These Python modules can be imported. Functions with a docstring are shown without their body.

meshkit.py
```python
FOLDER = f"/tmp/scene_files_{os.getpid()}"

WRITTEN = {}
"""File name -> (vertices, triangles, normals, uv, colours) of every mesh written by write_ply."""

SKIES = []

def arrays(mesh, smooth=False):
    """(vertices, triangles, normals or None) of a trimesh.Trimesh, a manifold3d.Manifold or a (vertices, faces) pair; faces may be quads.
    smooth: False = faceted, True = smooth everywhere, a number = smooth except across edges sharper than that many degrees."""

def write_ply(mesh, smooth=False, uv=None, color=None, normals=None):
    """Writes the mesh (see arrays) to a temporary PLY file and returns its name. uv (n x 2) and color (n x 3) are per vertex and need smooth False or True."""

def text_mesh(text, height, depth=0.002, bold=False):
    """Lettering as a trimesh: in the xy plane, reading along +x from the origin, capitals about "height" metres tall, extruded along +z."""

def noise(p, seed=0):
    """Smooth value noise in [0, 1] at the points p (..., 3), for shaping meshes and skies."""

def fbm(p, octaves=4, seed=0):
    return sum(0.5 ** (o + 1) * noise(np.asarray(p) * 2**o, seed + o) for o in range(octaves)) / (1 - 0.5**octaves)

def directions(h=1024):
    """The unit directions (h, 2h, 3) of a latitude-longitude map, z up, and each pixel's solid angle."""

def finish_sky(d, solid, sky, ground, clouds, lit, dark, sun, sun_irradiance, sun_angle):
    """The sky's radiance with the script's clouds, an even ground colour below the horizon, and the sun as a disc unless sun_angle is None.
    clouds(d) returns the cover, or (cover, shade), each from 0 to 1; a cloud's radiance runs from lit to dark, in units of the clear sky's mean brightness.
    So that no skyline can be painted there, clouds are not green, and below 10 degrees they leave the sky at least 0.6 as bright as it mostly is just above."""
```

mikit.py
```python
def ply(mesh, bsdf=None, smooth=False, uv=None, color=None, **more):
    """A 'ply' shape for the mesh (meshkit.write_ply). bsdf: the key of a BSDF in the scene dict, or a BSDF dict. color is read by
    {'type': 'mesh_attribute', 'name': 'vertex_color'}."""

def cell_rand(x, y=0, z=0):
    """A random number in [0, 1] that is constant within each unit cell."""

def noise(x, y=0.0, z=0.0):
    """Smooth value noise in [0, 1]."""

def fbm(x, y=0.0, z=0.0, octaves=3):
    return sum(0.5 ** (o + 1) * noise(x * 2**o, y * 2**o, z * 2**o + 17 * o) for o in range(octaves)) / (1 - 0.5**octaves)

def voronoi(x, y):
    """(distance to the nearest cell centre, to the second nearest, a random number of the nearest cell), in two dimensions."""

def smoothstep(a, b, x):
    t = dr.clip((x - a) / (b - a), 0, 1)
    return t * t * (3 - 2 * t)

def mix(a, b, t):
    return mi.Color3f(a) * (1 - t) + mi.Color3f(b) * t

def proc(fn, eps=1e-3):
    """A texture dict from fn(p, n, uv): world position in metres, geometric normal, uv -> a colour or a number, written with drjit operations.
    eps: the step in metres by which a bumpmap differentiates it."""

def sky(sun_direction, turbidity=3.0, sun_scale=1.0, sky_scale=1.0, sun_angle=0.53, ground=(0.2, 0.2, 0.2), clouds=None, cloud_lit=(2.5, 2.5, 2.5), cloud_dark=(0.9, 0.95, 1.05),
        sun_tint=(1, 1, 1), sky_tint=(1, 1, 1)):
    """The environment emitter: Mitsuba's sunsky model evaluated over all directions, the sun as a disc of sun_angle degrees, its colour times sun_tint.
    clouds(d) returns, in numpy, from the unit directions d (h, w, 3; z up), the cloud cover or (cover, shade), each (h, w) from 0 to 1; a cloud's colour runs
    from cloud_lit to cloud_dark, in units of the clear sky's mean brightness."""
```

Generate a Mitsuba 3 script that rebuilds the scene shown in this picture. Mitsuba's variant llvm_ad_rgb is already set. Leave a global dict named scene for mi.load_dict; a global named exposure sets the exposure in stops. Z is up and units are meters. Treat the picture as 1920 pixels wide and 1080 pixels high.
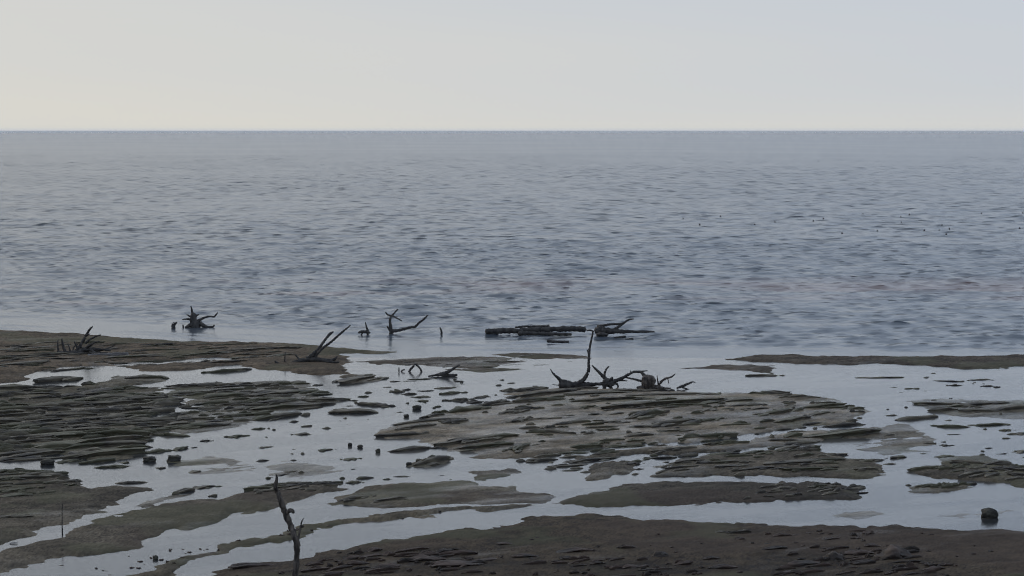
import math
import numpy as np
import trimesh
import shapely
import drjit as dr
import mitsuba as mi
import mikit
import meshkit
from scipy.ndimage import map_coordinates
from shapely.geometry import Polygon, LineString

T = mi.ScalarTransform4f
scene, labels = {"type": "scene"}, {}

# ------------------------------------------------------------------ camera, sky, exposure
HEIGHT, FOV = 8.0, 22.0
FOCAL = 960 / math.tan(math.radians(FOV / 2))
PITCH = math.atan(294.15 / FOCAL)
FWD = np.array([0, math.cos(PITCH), -math.sin(PITCH)])
UP = np.array([0, math.sin(PITCH), math.cos(PITCH)])
scene["camera"] = {
    "type": "perspective", "fov": FOV, "fov_axis": "x", "near_clip": 0.5, "far_clip": 160000.0, "medium": {"type": "ref", "id": "air"},
    "to_world": T().look_at(origin=[0, 0, HEIGHT], target=[0, float(FWD[1]), HEIGHT + float(FWD[2])], up=[0, 0, 1]),
}
exposure = 1.69
scene["air"] = {"type": "homogeneous", "albedo": {"type": "rgb", "value": [0.95, 0.95, 0.96]}, "sigma_t": 1.0e-4}
SUN = np.array([-0.64, 0.64, 0.42])


def overcast(d):
    """A closed veil of cloud: pale and warm along the horizon and towards the hidden sun at the left, blue grey overhead and away from it."""
    elev = np.degrees(np.arcsin(np.clip(d[..., 2], -1, 1)))
    off = np.degrees(np.arccos(np.clip((d[..., 0] * SUN[0] + d[..., 1] * SUN[1]) / np.maximum(np.hypot(d[..., 0], d[..., 1]), 1e-6) / np.hypot(SUN[0], SUN[1]), -1, 1)))
    soft = meshkit.fbm(np.stack([d[..., 0] * 5, d[..., 1] * 5, d[..., 2] * 34], -1), 4, 3) - 0.5
    shade = 0.26 + 0.44 * np.tanh((off - 43) / 24) * np.cos(np.radians(elev)) + 0.20 * soft
    shade = shade + 0.64 * (1 - np.exp(-np.maximum(elev - 2.0, 0) / 5.5)) - 0.30 * np.exp(-elev / 0.6)
    return np.ones(shade.shape), np.clip(shade, 0, 1)


scene["sky"] = mikit.sky(SUN.tolist(), turbidity=3, sun_scale=0.1, sun_angle=40, clouds=overcast,
                         cloud_lit=(2.17, 2.12, 1.95), cloud_dark=(1.47, 1.74, 2.16), ground=(1.0, 1.0, 1.0))


# ------------------------------------------------------------------ helpers
def at(px, py, z=0.0):
    """The point of the ground (height z) that a spot of the photograph shows."""
    px, py = np.asarray(px, float), np.asarray(py, float)
    dx, du = (px - 960) / FOCAL, (540 - py) / FOCAL
    dy, dz = FWD[1] + du * UP[1], FWD[2] + du * UP[2]
    t = (z - HEIGHT) / dz
    return np.stack([dx * t, dy * t], -1)


def upright(px, py, Y):
    """The point that a spot of the photograph shows if it stands Y metres away."""
    dx, du = (px - 960) / FOCAL, (540 - py) / FOCAL
    t = Y / (FWD[1] + du * UP[1])
    return np.array([dx * t, Y, HEIGHT + t * (FWD[2] + du * UP[2])])


def fbm2(x, y, octaves=4, seed=0):
    return meshkit.fbm(np.stack([x, y, np.full_like(x, seed * 7.3)], -1), octaves, seed)


def grid_faces(nr, nc):
    i, j = np.meshgrid(np.arange(nr - 1), np.arange(nc - 1), indexing="ij")
    a = (i * nc + j).ravel()
    return np.vstack([np.stack([a, a + 1, a + nc + 1], -1), np.stack([a, a + nc + 1, a + nc], -1)])


used = {}


def key_for(name, parent=None):
    base = f"{parent}__{name}" if parent else name
    n = used.get(base, 0)
    used[base] = n + 1
    return base if n == 0 else f"{base}_{n:03d}"


def structure(name, label):
    labels[name] = {"label": label, "category": name.replace("_", " "), "kind": "structure"}


# ------------------------------------------------------------------ materials
scene["mat_flat"] = {"type": "twosided", "b": {
    "type": "blendbsdf", "weight": mikit.proc(lambda p, n, uv: mikit.smoothstep(0.15, 0.95, uv.x)),
    "dry": {"type": "principled", "base_color": {"type": "mesh_attribute", "name": "vertex_color"}, "roughness": 0.8, "specular": 0.15},
    "film": {"type": "principled", "base_color": {"type": "mesh_attribute", "name": "vertex_color"}, "roughness": 0.28, "specular": 0.5}}}


def rock_colour(p, n, uv):
    a = mikit.fbm(p.x * 2.2, p.y * 2.2, p.z * 5.0, 4)
    b = mikit.fbm(p.x * 0.7 + 9, p.y * 0.7, 3.0, 3)
    c = mikit.mix((0.042, 0.037, 0.032), (0.150, 0.130, 0.096), mikit.smoothstep(0.3, 0.72, a))
    c = mikit.mix(c, mi.Color3f(0.074, 0.073, 0.038), 0.6 * mikit.smoothstep(0.50, 0.62, b))
    return c


scene["mat_rock"] = {"type": "twosided", "b": {"type": "principled", "base_color": mikit.proc(rock_colour), "roughness": 0.6, "specular": 0.4}}


def red_rock_colour(p, n, uv):
    a = mikit.fbm(p.x * 3, p.y * 3, p.z * 5.0, 4)
    return mikit.mix((0.020, 0.016, 0.014), (0.060, 0.040, 0.032), mikit.smoothstep(0.3, 0.7, a))


scene["mat_boulder"] = {"type": "twosided", "b": {"type": "principled", "base_color": mikit.proc(lambda p, n, uv: mikit.mix((0.014, 0.013, 0.012), (0.050, 0.047, 0.036), mikit.smoothstep(0.35, 0.75, mikit.fbm(p.x * 6, p.y * 6, p.z * 6, 4)))), "roughness": 0.65, "specular": 0.3}}
scene["mat_red_rock"] = {"type": "twosided", "b": {"type": "principled", "base_color": mikit.proc(red_rock_colour), "roughness": 0.65, "specular": 0.3}}


def wood_colour(p, n, uv):
    a = mikit.fbm(p.x * 9, p.y * 9, p.z * 2.5, 4)
    return mikit.mix((0.016, 0.015, 0.016), (0.050, 0.046, 0.043), mikit.smoothstep(0.3, 0.75, a))


scene["mat_wood"] = {"type": "twosided", "b": {"type": "principled", "base_color": mikit.proc(wood_colour), "roughness": 0.6, "specular": 0.3}}


def bark_colour(p, n, uv):
    a = mikit.fbm(p.x * 26, p.y * 26, p.z * 5, 4)
    return mikit.mix((0.025, 0.022, 0.021), (0.115, 0.098, 0.086), mikit.smoothstep(0.3, 0.75, a))


scene["mat_bark"] = {"type": "twosided", "b": {"type": "principled", "base_color": mikit.proc(bark_colour), "roughness": 0.75, "specular": 0.25}}


def grey_wood_colour(p, n, uv):
    a = mikit.fbm(p.x * 2, p.y * 12, p.z * 12, 4)
    return mikit.mix((0.07, 0.066, 0.066), (0.20, 0.19, 0.19), mikit.smoothstep(0.3, 0.7, a))


scene["mat_grey_wood"] = {"type": "twosided", "b": {"type": "principled", "base_color": mikit.proc(grey_wood_colour), "roughness": 0.7, "specular": 0.3}}


def sea_body(p, n, uv):
    silt = mikit.fbm(p.x * 0.05, p.y * 0.10, 2.0, 3)
    c = mikit.mix((0.048, 0.068, 0.094), (0.062, 0.080, 0.104), mikit.smoothstep(0.3, 0.7, mikit.fbm(p.x * 0.02, p.y * 0.012, 0, 3)))
    band = mikit.smoothstep(118.0, 126.0, p.y + 14 * (silt - 0.5)) * (1 - mikit.smoothstep(136.0, 150.0, p.y + 14 * (silt - 0.5)))
    return mikit.mix(c, mi.Color3f(0.135, 0.085, 0.080), band * mikit.smoothstep(0.40, 0.60, silt))


scene["mat_sea"] = {"type": "twosided", "b": {"type": "roughplastic", "distribution": "ggx", "alpha": 0.034, "int_ior": 1.33, "diffuse_reflectance": mikit.proc(sea_body)}}


def pool_body(p, n, uv):
    u, v = p.x * 0.80 + p.y * 0.60, p.y * 0.80 - p.x * 0.60
    a = mikit.fbm(u * 0.35, v * 0.8, 5.0, 4)
    return mikit.mix((0.020, 0.023, 0.027), (0.080, 0.078, 0.074), mikit.smoothstep(0.42, 0.66, a))


scene["mat_pool"] = {"type": "twosided", "b": {"type": "roughplastic", "distribution": "ggx", "alpha": 0.018, "int_ior": 1.33, "diffuse_reflectance": mikit.proc(pool_body)}}
scene["mat_float"] = {"type": "twosided", "b": {"type": "principled", "base_color": {"type": "rgb", "value": [0.012, 0.012, 0.015]}, "roughness": 0.45}}

# ------------------------------------------------------------------ the tidal flat: banks of sand, traced on the ground plane
# (outline, height of the bank, width of its edge in metres, wetness, colour)
BROWN, GREY, DARK, MUD, OLIVE = (0.064, 0.047, 0.031), (0.066, 0.054, 0.037), (0.056, 0.047, 0.032), (0.033, 0.024, 0.0155), (0.063, 0.052, 0.038)
BANKS = [
    # the long spit and the rocky ground left of the pool
    ([(-500, 612), (0, 619), (130, 625), (250, 632), (330, 640), (460, 642), (560, 646), (640, 652), (740, 660), (640, 666), (655, 676), (640, 690), (660, 702),
      (560, 704), (440, 684), (400, 690), (300, 696), (215, 688), (140, 690), (70, 706), (40, 726), (-500, 735)], 0.11, 0.5, 0.12, BROWN),
    ([(-500, 700), (20, 722), (60, 735), (170, 722), (225, 705), (305, 703), (315, 720), (300, 738), (330, 752), (290, 775), (250, 790), (285, 808), (255, 835),
      (262, 850), (215, 868), (120, 868), (60, 858), (-500, 862)], 0.10, 0.7, 0.25, DARK),
    ([(320, 722), (440, 716), (560, 716), (600, 730), (560, 742), (652, 748), (600, 762), (560, 778), (480, 792), (400, 806), (340, 812), (300, 800), (330, 780), (390, 768), (350, 750), (310, 740)], 0.035, 0.6, 0.45, DARK),
    ([(640, 708), (660, 702), (700, 704), (690, 714), (640, 722)], 0.06, 0.3, 0.3, OLIVE),
    ([(-500, 850), (0, 868), (50, 872), (100, 892), (140, 904), (175, 914), (270, 914), (240, 930), (200, 950), (110, 986), (0, 1020), (-500, 1110)], 0.10, 0.4, 0.10, OLIVE),
    ([(-500, 1180), (0, 1042), (115, 1006), (200, 972), (260, 955), (400, 939), (440, 932), (480, 914), (560, 904), (640, 906), (655, 914), (600, 926), (560, 938), (500, 954), (440, 968),
      (350, 990), (270, 1012), (250, 1028), (180, 1044), (100, 1054), (0, 1072), (-500, 1200)], 0.11, 0.35, 0.10, OLIVE),
    ([(240, 951), (262, 942), (330, 934), (372, 932), (360, 940), (300, 946)], 0.03, 0.3, 0.5, GREY),
    ([(150, 1100), (250, 1066), (310, 1055), (400, 1032), (480, 1003), (550, 990), (620, 981), (680, 968), (760, 958), (830, 954), (900, 948), (960, 944), (1000, 944), (960, 950), (860, 959), (740, 974),
      (640, 985), (560, 1004), (480, 1021), (380, 1046), (310, 1075), (260, 1100)], 0.12, 0.35, 0.15, GREY),
    ([(636, 944), (690, 916), (760, 903), (860, 900), (950, 912), (1030, 926), (1000, 939), (860, 944), (740, 951)], 0.075, 0.5, 0.30, GREY),
    ([(1040, 938), (1120, 916), (1230, 903), (1440, 903), (1560, 905), (1600, 916), (1645, 920), (1590, 935), (1440, 942), (1240, 949), (1120, 950)], 0.10, 0.4, 0.1, (0.034, 0.028, 0.021)),
    ([(300, 864), (400, 858), (480, 862), (492, 878), (440, 893), (350, 890)], 0.022, 0.9, 0.50, GREY),
    ([(500, 870), (560, 862), (630, 872), (668, 886), (600, 897), (520, 892)], 0.016, 0.9, 0.50, GREY),
    ([(860, 884), (950, 872), (1010, 888), (960, 905), (880, 902)], 0.05, 0.5, 0.35, OLIVE),
    ([(1600, 806), (1680, 795), (1745, 812), (1765, 838), (1700, 852), (1620, 846), (1560, 838)], 0.024, 0.9, 0.50, GREY),
    ([(1640, 840), (1720, 846), (1790, 856), (1900, 862), (1820, 870), (1720, 872), (1680, 862)], 0.045, 0.6, 0.50, OLIVE),
    ([(1500, 962), (1640, 958), (1780, 966), (1900, 960), (1800, 974), (1600, 972)], 0.012, 0.5, 0.6, GREY),
    ([(1700, 752), (1820, 748), (1960, 752), (1980, 780), (1900, 784), (1780, 778)], 0.03, 0.5, 0.5, DARK),
    # the near bank along the bottom of the picture
    ([(250, 1180), (400, 1085), (430, 1067), (480, 1057), (550, 1044), (600, 1032), (700, 1018), (820, 1000), (960, 978), (1040, 970), (1110, 969), (1250, 975), (1330, 980), (1440, 984), (1600, 985),
      (1700, 992), (1820, 998), (1920, 1001), (2500, 1022), (2500, 1500), (100, 1500)], 0.20, 0.7, 0.08, MUD),
    ([(1695, 892), (1715, 878), (1780, 867), (1830, 867), (1880, 874), (1920, 880), (2500, 890), (2500, 926), (1920, 912), (1850, 906), (1780, 899)], 0.12, 0.5, 0.12, OLIVE),
    ([(1660, 906), (1720, 908), (1840, 906), (1850, 910), (1760, 921), (1720, 921), (1680, 916)], 0.05, 0.3, 0.3, DARK),
    # the broad ledge ground right of centre
    ([(955, 735), (1040, 728), (1110, 726), (1300, 735), (1480, 738), (1570, 748), (1625, 765), (1640, 782), (1590, 800), (1640, 814), (1600, 830), (1500, 838), (1440, 848), (1300, 858), (1180, 858), (1050, 852), (960, 862),
      (890, 856), (840, 842), (770, 826), (705, 818), (740, 800), (800, 782), (870, 770), (930, 755)], 0.125, 1.2, 0.48, (0.108, 0.086, 0.060)),
    ([(960, 840), (1000, 832), (1060, 850), (1120, 846), (1240, 834), (1400, 838), (1500, 838), (1560, 848), (1620, 862), (1690, 870), (1696, 882), (1640, 894), (1440, 896), (1300, 894), (1200, 897),
      (1100, 900), (1030, 892), (1040, 872), (985, 868)], 0.09, 0.4, 0.12, OLIVE),
    ([(770, 872), (800, 858), (838, 852), (840, 868), (800, 876)], 0.05, 0.4, 0.3, OLIVE),
    # bars between the sea and the pool
    ([(660, 679), (740, 675), (790, 672), (860, 668), (930, 672), (1000, 676), (940, 682), (900, 689), (830, 686), (760, 684), (700, 683)], 0.05, 0.8, 0.30, (0.050, 0.039, 0.028)),
    ([(830, 692), (900, 687), (985, 690), (905, 699)], 0.05, 0.6, 0.30, (0.050, 0.039, 0.028)),
    ([(925, 665), (960, 660), (1060, 667), (1095, 672), (1010, 674)], 0.05, 0.6, 0.30, (0.050, 0.039, 0.028)),
    ([(1365, 675), (1420, 666), (1600, 668), (1700, 671), (1920, 667), (2500, 657), (2500, 688), (1920, 688), (1850, 691), (1700, 686), (1560, 682), (1440, 680)], 0.12, 0.5, 0.10, (0.044, 0.034, 0.025)),
    ([(1290, 690), (1350, 686), (1420, 685), (1462, 690), (1455, 703), (1400, 694)], 0.07, 0.5, 0.2, (0.044, 0.034, 0.025)),
    ([(-3000, 1500), (5000, 1500), (5000, 60000), (-3000, 60000)], 0.3, 2.0, 0.1, MUD),
]
TRICKLES = [
    ([(930, 905), (1000, 884), (1060, 862), (1110, 847), (1200, 838), (1310, 831), (1440, 812), (1560, 800)], 0.27, 0.40),
    ([(1040, 897), (1110, 872), (1200, 860), (1320, 852), (1420, 842)], 0.25, 0.27),
    ([(1140, 905), (1190, 888), (1225, 878), (1240, 864), (1300, 855), (1440, 838), (1600, 826)], 0.26, 0.32),
    ([(1120, 905), (1230, 896), (1350, 898), (1500, 899), (1700, 899), (1860, 906)], 0.26, 0.30),
    ([(1640, 920), (1690, 890), (1700, 872), (1740, 858)], 0.22, 0.36),
    ([(108, 706), (135, 699), (168, 692)], 0.30, 0.9),
    ([(36, 722), (62, 719)], 0.25, 0.8),
    ([(250, 682), (330, 678), (415, 673)], 0.25, 0.6),
    ([(30, 870), (80, 866), (150, 878), (200, 886)], 0.25, 0.9),
    ([(205, 730), (300, 722)], 0.14, 0.5),
]
GX0, GY0, GSTEP, GNX, GNY = -40.0, 36.0, 0.2, 401, 480
gxx, gyy = np.meshgrid(GX0 + GSTEP * np.arange(GNX), GY0 + GSTEP * np.arange(GNY))
gpts = shapely.points(gxx.ravel(), gyy.ravel())


def world_polygon(pts):
    p = np.array(pts, float)
    if p[:, 1].max() > 5000:
        return Polygon([(-600, -600), (600, -600), (600, 38), (-600, 38)])
    return Polygon(at(p[:, 0], p[:, 1])).buffer(0)


sdf_grids = []
for outline, *_ in BANKS:
    poly = world_polygon(outline)
    dist = shapely.distance(poly.boundary, gpts)
    sdf_grids.append(np.where(shapely.contains_xy(poly, gxx.ravel(), gyy.ravel()), dist, -dist).reshape(gxx.shape))
trickle_grids = []
for line, depth, width in TRICKLES:
    p = np.array(line, float)
    trickle_grids.append(shapely.distance(LineString(at(p[:, 0], p[:, 1])), gpts).reshape(gxx.shape))
shore_px = np.array([(-500, 610), (0, 619), (250, 631), (460, 642), (740, 660), (1000, 664), (1250, 664), (1420, 663), (1920, 664), (2500, 655)], float)
shore_w = at(shore_px[:, 0], shore_px[:, 1])


def shore_y(x):
    return np.interp(x, shore_w[:, 0], shore_w[:, 1])


def lookup(g, x, y):
    return map_coordinates(g, [(y - GY0) / GSTEP, (x - GX0) / GSTEP], order=1, mode="nearest")


def strike(x, y):
    """Along and across the beds of rock."""
    return x * 0.80 + y * 0.60, y * 0.80 - x * 0.60


def ground(x, y, full=False):
    x, y = np.asarray(x, float), np.asarray(y, float)
    w1, w2 = fbm2(x * 0.45, y * 0.30, 4, 11) - 0.5, fbm2(x * 0.45, y * 0.30, 4, 12) - 0.5
    w3, w4 = fbm2(x * 1.9, y * 1.2, 3, 13) - 0.5, fbm2(x * 1.9, y * 1.2, 3, 14) - 0.5
    w5, w6 = fbm2(x * 5.5, y * 3.2, 2, 15) - 0.5, fbm2(x * 5.5, y * 3.2, 2, 16) - 0.5
    wx, wy = x + 1.0 * w1 + 0.65 * w3 + 0.2 * w5, y + 1.8 * w2 + 1.3 * w4 + 0.4 * w6
    h = np.full(x.shape, -9.0)
    col = np.zeros(x.shape + (3,))
    wet = np.zeros(x.shape)
    tot = np.full(x.shape, 1e-6)
    for g, (_, top, edge, wetness, colour) in zip(sdf_grids, BANKS):
        s = lookup(g, wx, wy)
        hi = np.where(s > 0, 0.62 * top * (1 - np.exp(-np.maximum(s, 0) / (0.6 * edge))), -0.075 * (1 - np.exp(np.minimum(s, 0) / 0.5)))
        h = np.maximum(h, hi)
        k = np.exp(np.clip(s, -3, 1.5) / 0.35)
        col += k[..., None] * np.array(colour)
        wet += k * wetness
        tot += k
    col, wet = col / tot[..., None], wet / tot
    a, c = strike(x, y)
    beds = fbm2(a * 0.42, c * 1.5, 4, 21) - 0.5
    fine = fbm2(a * 1.6, c * 5.0, 3, 22) - 0.5
    broad = fbm2(a * 0.16, c * 0.5, 3, 23) - 0.5
    grit = fbm2(x * 6.0, y * 4.0, 2, 24) - 0.5
    h = h + (0.080 * beds + 0.040 * fine + 0.012 * grit) * (1 - 0.85 * np.clip(wet * 1.3 - 0.25, 0, 1)) + 0.035 * broad
    for g, (_, depth, width) in zip(trickle_grids, TRICKLES):
        h = h - depth * np.exp(-np.square(lookup(g, wx, wy) / width))
    out = y - shore_y(x)
    h = np.where(out > 0.5, np.minimum(h, -0.05 - 0.02 * np.minimum(out, 60)), h)
    h = np.where((np.abs(x) > 36) & (out < 0), 0.06 + 0.16 * beds + 0.1 * broad, h)
    if full:
        return h, col, wet, beds, fine, broad
    return h


def rays_and_rings(inner, outer_dense, ring_list):
    dense = np.linspace(-0.235, 0.235, 820)
    side = np.concatenate([np.linspace(0.245, 0.6, 18), np.linspace(0.65, math.pi, 24)])
    ang = np.concatenate([-side[::-1], dense, side])
    return ang, ring_list


rings = np.concatenate([[0.3, 3, 8, 15, 22, 28, 34, 38, 41, 43], np.geomspace(44.5, 114, 570), [118, 124, 135, 160, 220, 400, 1200, 4000]])
ang, rings = rays_and_rings(0, 0, rings)
R, A = np.meshgrid(rings, ang, indexing="ij")
X, Y = R * np.sin(A), R * np.cos(A)
Z, col, wet, beds, fine, broad = ground(X, Y, True)
tone = 1 + 0.9 * beds + 1.0 * fine + 0.5 * broad + 1.3 * (fbm2(X * 5.5, Y * 3.2, 3, 31) - 0.5) + 0.36 * (1 - wet) * np.random.default_rng(2).normal(0, 1, X.shape)
bands = np.clip((fbm2(X * 0.9 + Y * 0.5, Y * 1.1 - X * 0.6, 4, 36) - 0.46) / 0.12, 0, 1)
col = col * (1.18 - 0.42 * bands)[..., None]
col = col * np.clip(tone, 0.35, 1.9)[..., None]
rust = np.clip((fbm2(X * 0.30, Y * 0.22, 4, 33) - 0.53) / 0.09, 0, 1)[..., None] * (Y < 58)[..., None]
col = col * (1 - 0.4 * rust) + rust * 0.4 * np.array([0.050, 0.034, 0.027])
algae = np.clip((fbm2(X * 0.5, Y * 0.35, 4, 34) - 0.56) / 0.08, 0, 1)[..., None]
col = col * (1 - 0.45 * algae) + 0.45 * algae * np.array([0.062, 0.063, 0.036])
SA, SC = strike(X, Y)
wetmap = np.clip(wet + 1.1 * (fbm2(SA * 0.28, SC * 0.8, 4, 35) - 0.5) + 0.5 * fine, 0, 1)
uvs = np.stack([wetmap.ravel(), np.zeros(wetmap.size)], -1)
faces = grid_faces(*R.shape)[:, [0, 2, 1]]
scene["tidal_flat"] = mikit.ply((np.stack([X, Y, Z], -1).reshape(-1, 3), faces), "mat_flat", smooth=True, uv=uvs, color=np.clip(col, 0.01, 0.6).reshape(-1, 3))
structure("tidal_flat", "brown and grey tidal flat of wet sand banks and low rock ledges")

# ------------------------------------------------------------------ water: the calm pools of the flat and the sea
wr = np.random.default_rng(5)
WAVES = []
for k in range(90):
    lam = 0.36 * (7 / 0.36) ** (k / 89) * wr.uniform(0.93, 1.07)
    th = math.radians(wr.normal(0, 30) - 6)
    WAVES.append((lam, math.sin(th), -math.cos(th), wr.uniform(0, 2 * math.pi)))


def swell(x, y, dr_, dx_):
    """Choppy wind waves running in to the shore, in gusts; waves too short for the mesh are left to the roughness of the water."""
    out = y - shore_y(x)
    near = np.clip((out - np.interp(x, [-24, -8, 2, 12], [5.0, 3.5, 1.5, 0.3])) / np.interp(x, [-24, -8, 2, 12], [9, 8, 6, 3.5]), 0, 1)
    gust = (0.52 + 0.75 * fbm2(x * 0.03, y * 0.014, 3, 41)) * (0.65 + 0.9 * np.clip((fbm2(x * 0.5, y * 0.2, 3, 42) - 0.25) * 1.7, 0, 1.2))
    amp = (0.08 + 0.92 * near * near * (3 - 2 * near)) * gust
    z, ox, oy = np.zeros_like(x), np.zeros_like(x), np.zeros_like(x)
    for lam, ux, uy, ph in WAVES:
        seen = np.clip(lam / (1.3 * np.maximum(dr_, dx_)) - 0.4, 0, 1)
        if seen.max() <= 0:
            continue
        a = seen * 0.0037 * lam ** 0.75 * np.where(lam > 1.5, (1.5 / lam) ** 0.6, 1)
        q = 2 * math.pi / lam * (ux * x + uy * y) + ph
        z += a * np.sin(q)
        c = a * np.cos(q)
        ox += ux * c
        oy += uy * c
    z = z * amp
    lap = np.zeros_like(x)  # small lapping wavelets along the shore
    for k, (c, tall) in enumerate(((0.9, 0.035), (2.3, 0.045), (4.2, 0.05), (7.0, 0.05))):
        wander = 2.4 * (fbm2(x * 0.10, np.full_like(x, 3.0 * k), 3, 43) - 0.5)
        patch = np.clip((fbm2(x * 0.22, y * 0.05 + 5.0 * k, 3, 44) - 0.42) * 5, 0, 1)
        lap += tall * patch * np.exp(-np.square((out - c - wander) / 0.32))
    return x + 0.9 * ox * amp, y + 0.9 * oy * amp, z + 3.0 * np.abs(z) * z + lap


SPLIT = 93.0
side = np.concatenate([np.linspace(0.25, 0.5, 24), np.linspace(0.52, 1.5, 16)])
wang = np.concatenate([-side[::-1], np.linspace(-0.245, 0.245, 500), side])
rings_pool = np.concatenate([[5, 15, 25, 32, 38], np.linspace(42, SPLIT, 90)])
rings_sea = np.concatenate([np.linspace(SPLIT, 190, 400), np.geomspace(190, 1000, 700)[1:], np.geomspace(1000, 24000, 110)[1:]])


def water_sheet(rings_, name, mat, label, waves):
    R, A = np.meshgrid(rings_, wang, indexing="ij")
    X, Y = R * np.sin(A), R * np.cos(A)
    if waves:
        step_r = np.gradient(rings_)[:, None] + 0 * A
        step_x = R * np.gradient(wang)[None, :]
        X, Y, Z = swell(X, Y, step_r, step_x)
        Z[0] = 0
    else:
        Z = np.zeros_like(X)
    scene[name] = mikit.ply((np.stack([X, Y, Z], -1).reshape(-1, 3), grid_faces(*R.shape)[:, [0, 2, 1]]), mat, smooth=True)
    structure(name, label)


water_sheet(rings_pool, "tidal_pool_water", "mat_pool", "calm shallow water lying in the channels and pools of the flat", False)
water_sheet(rings_sea, "sea", "mat_sea", "grey blue sea with small wind waves reaching the horizon", True)


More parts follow.
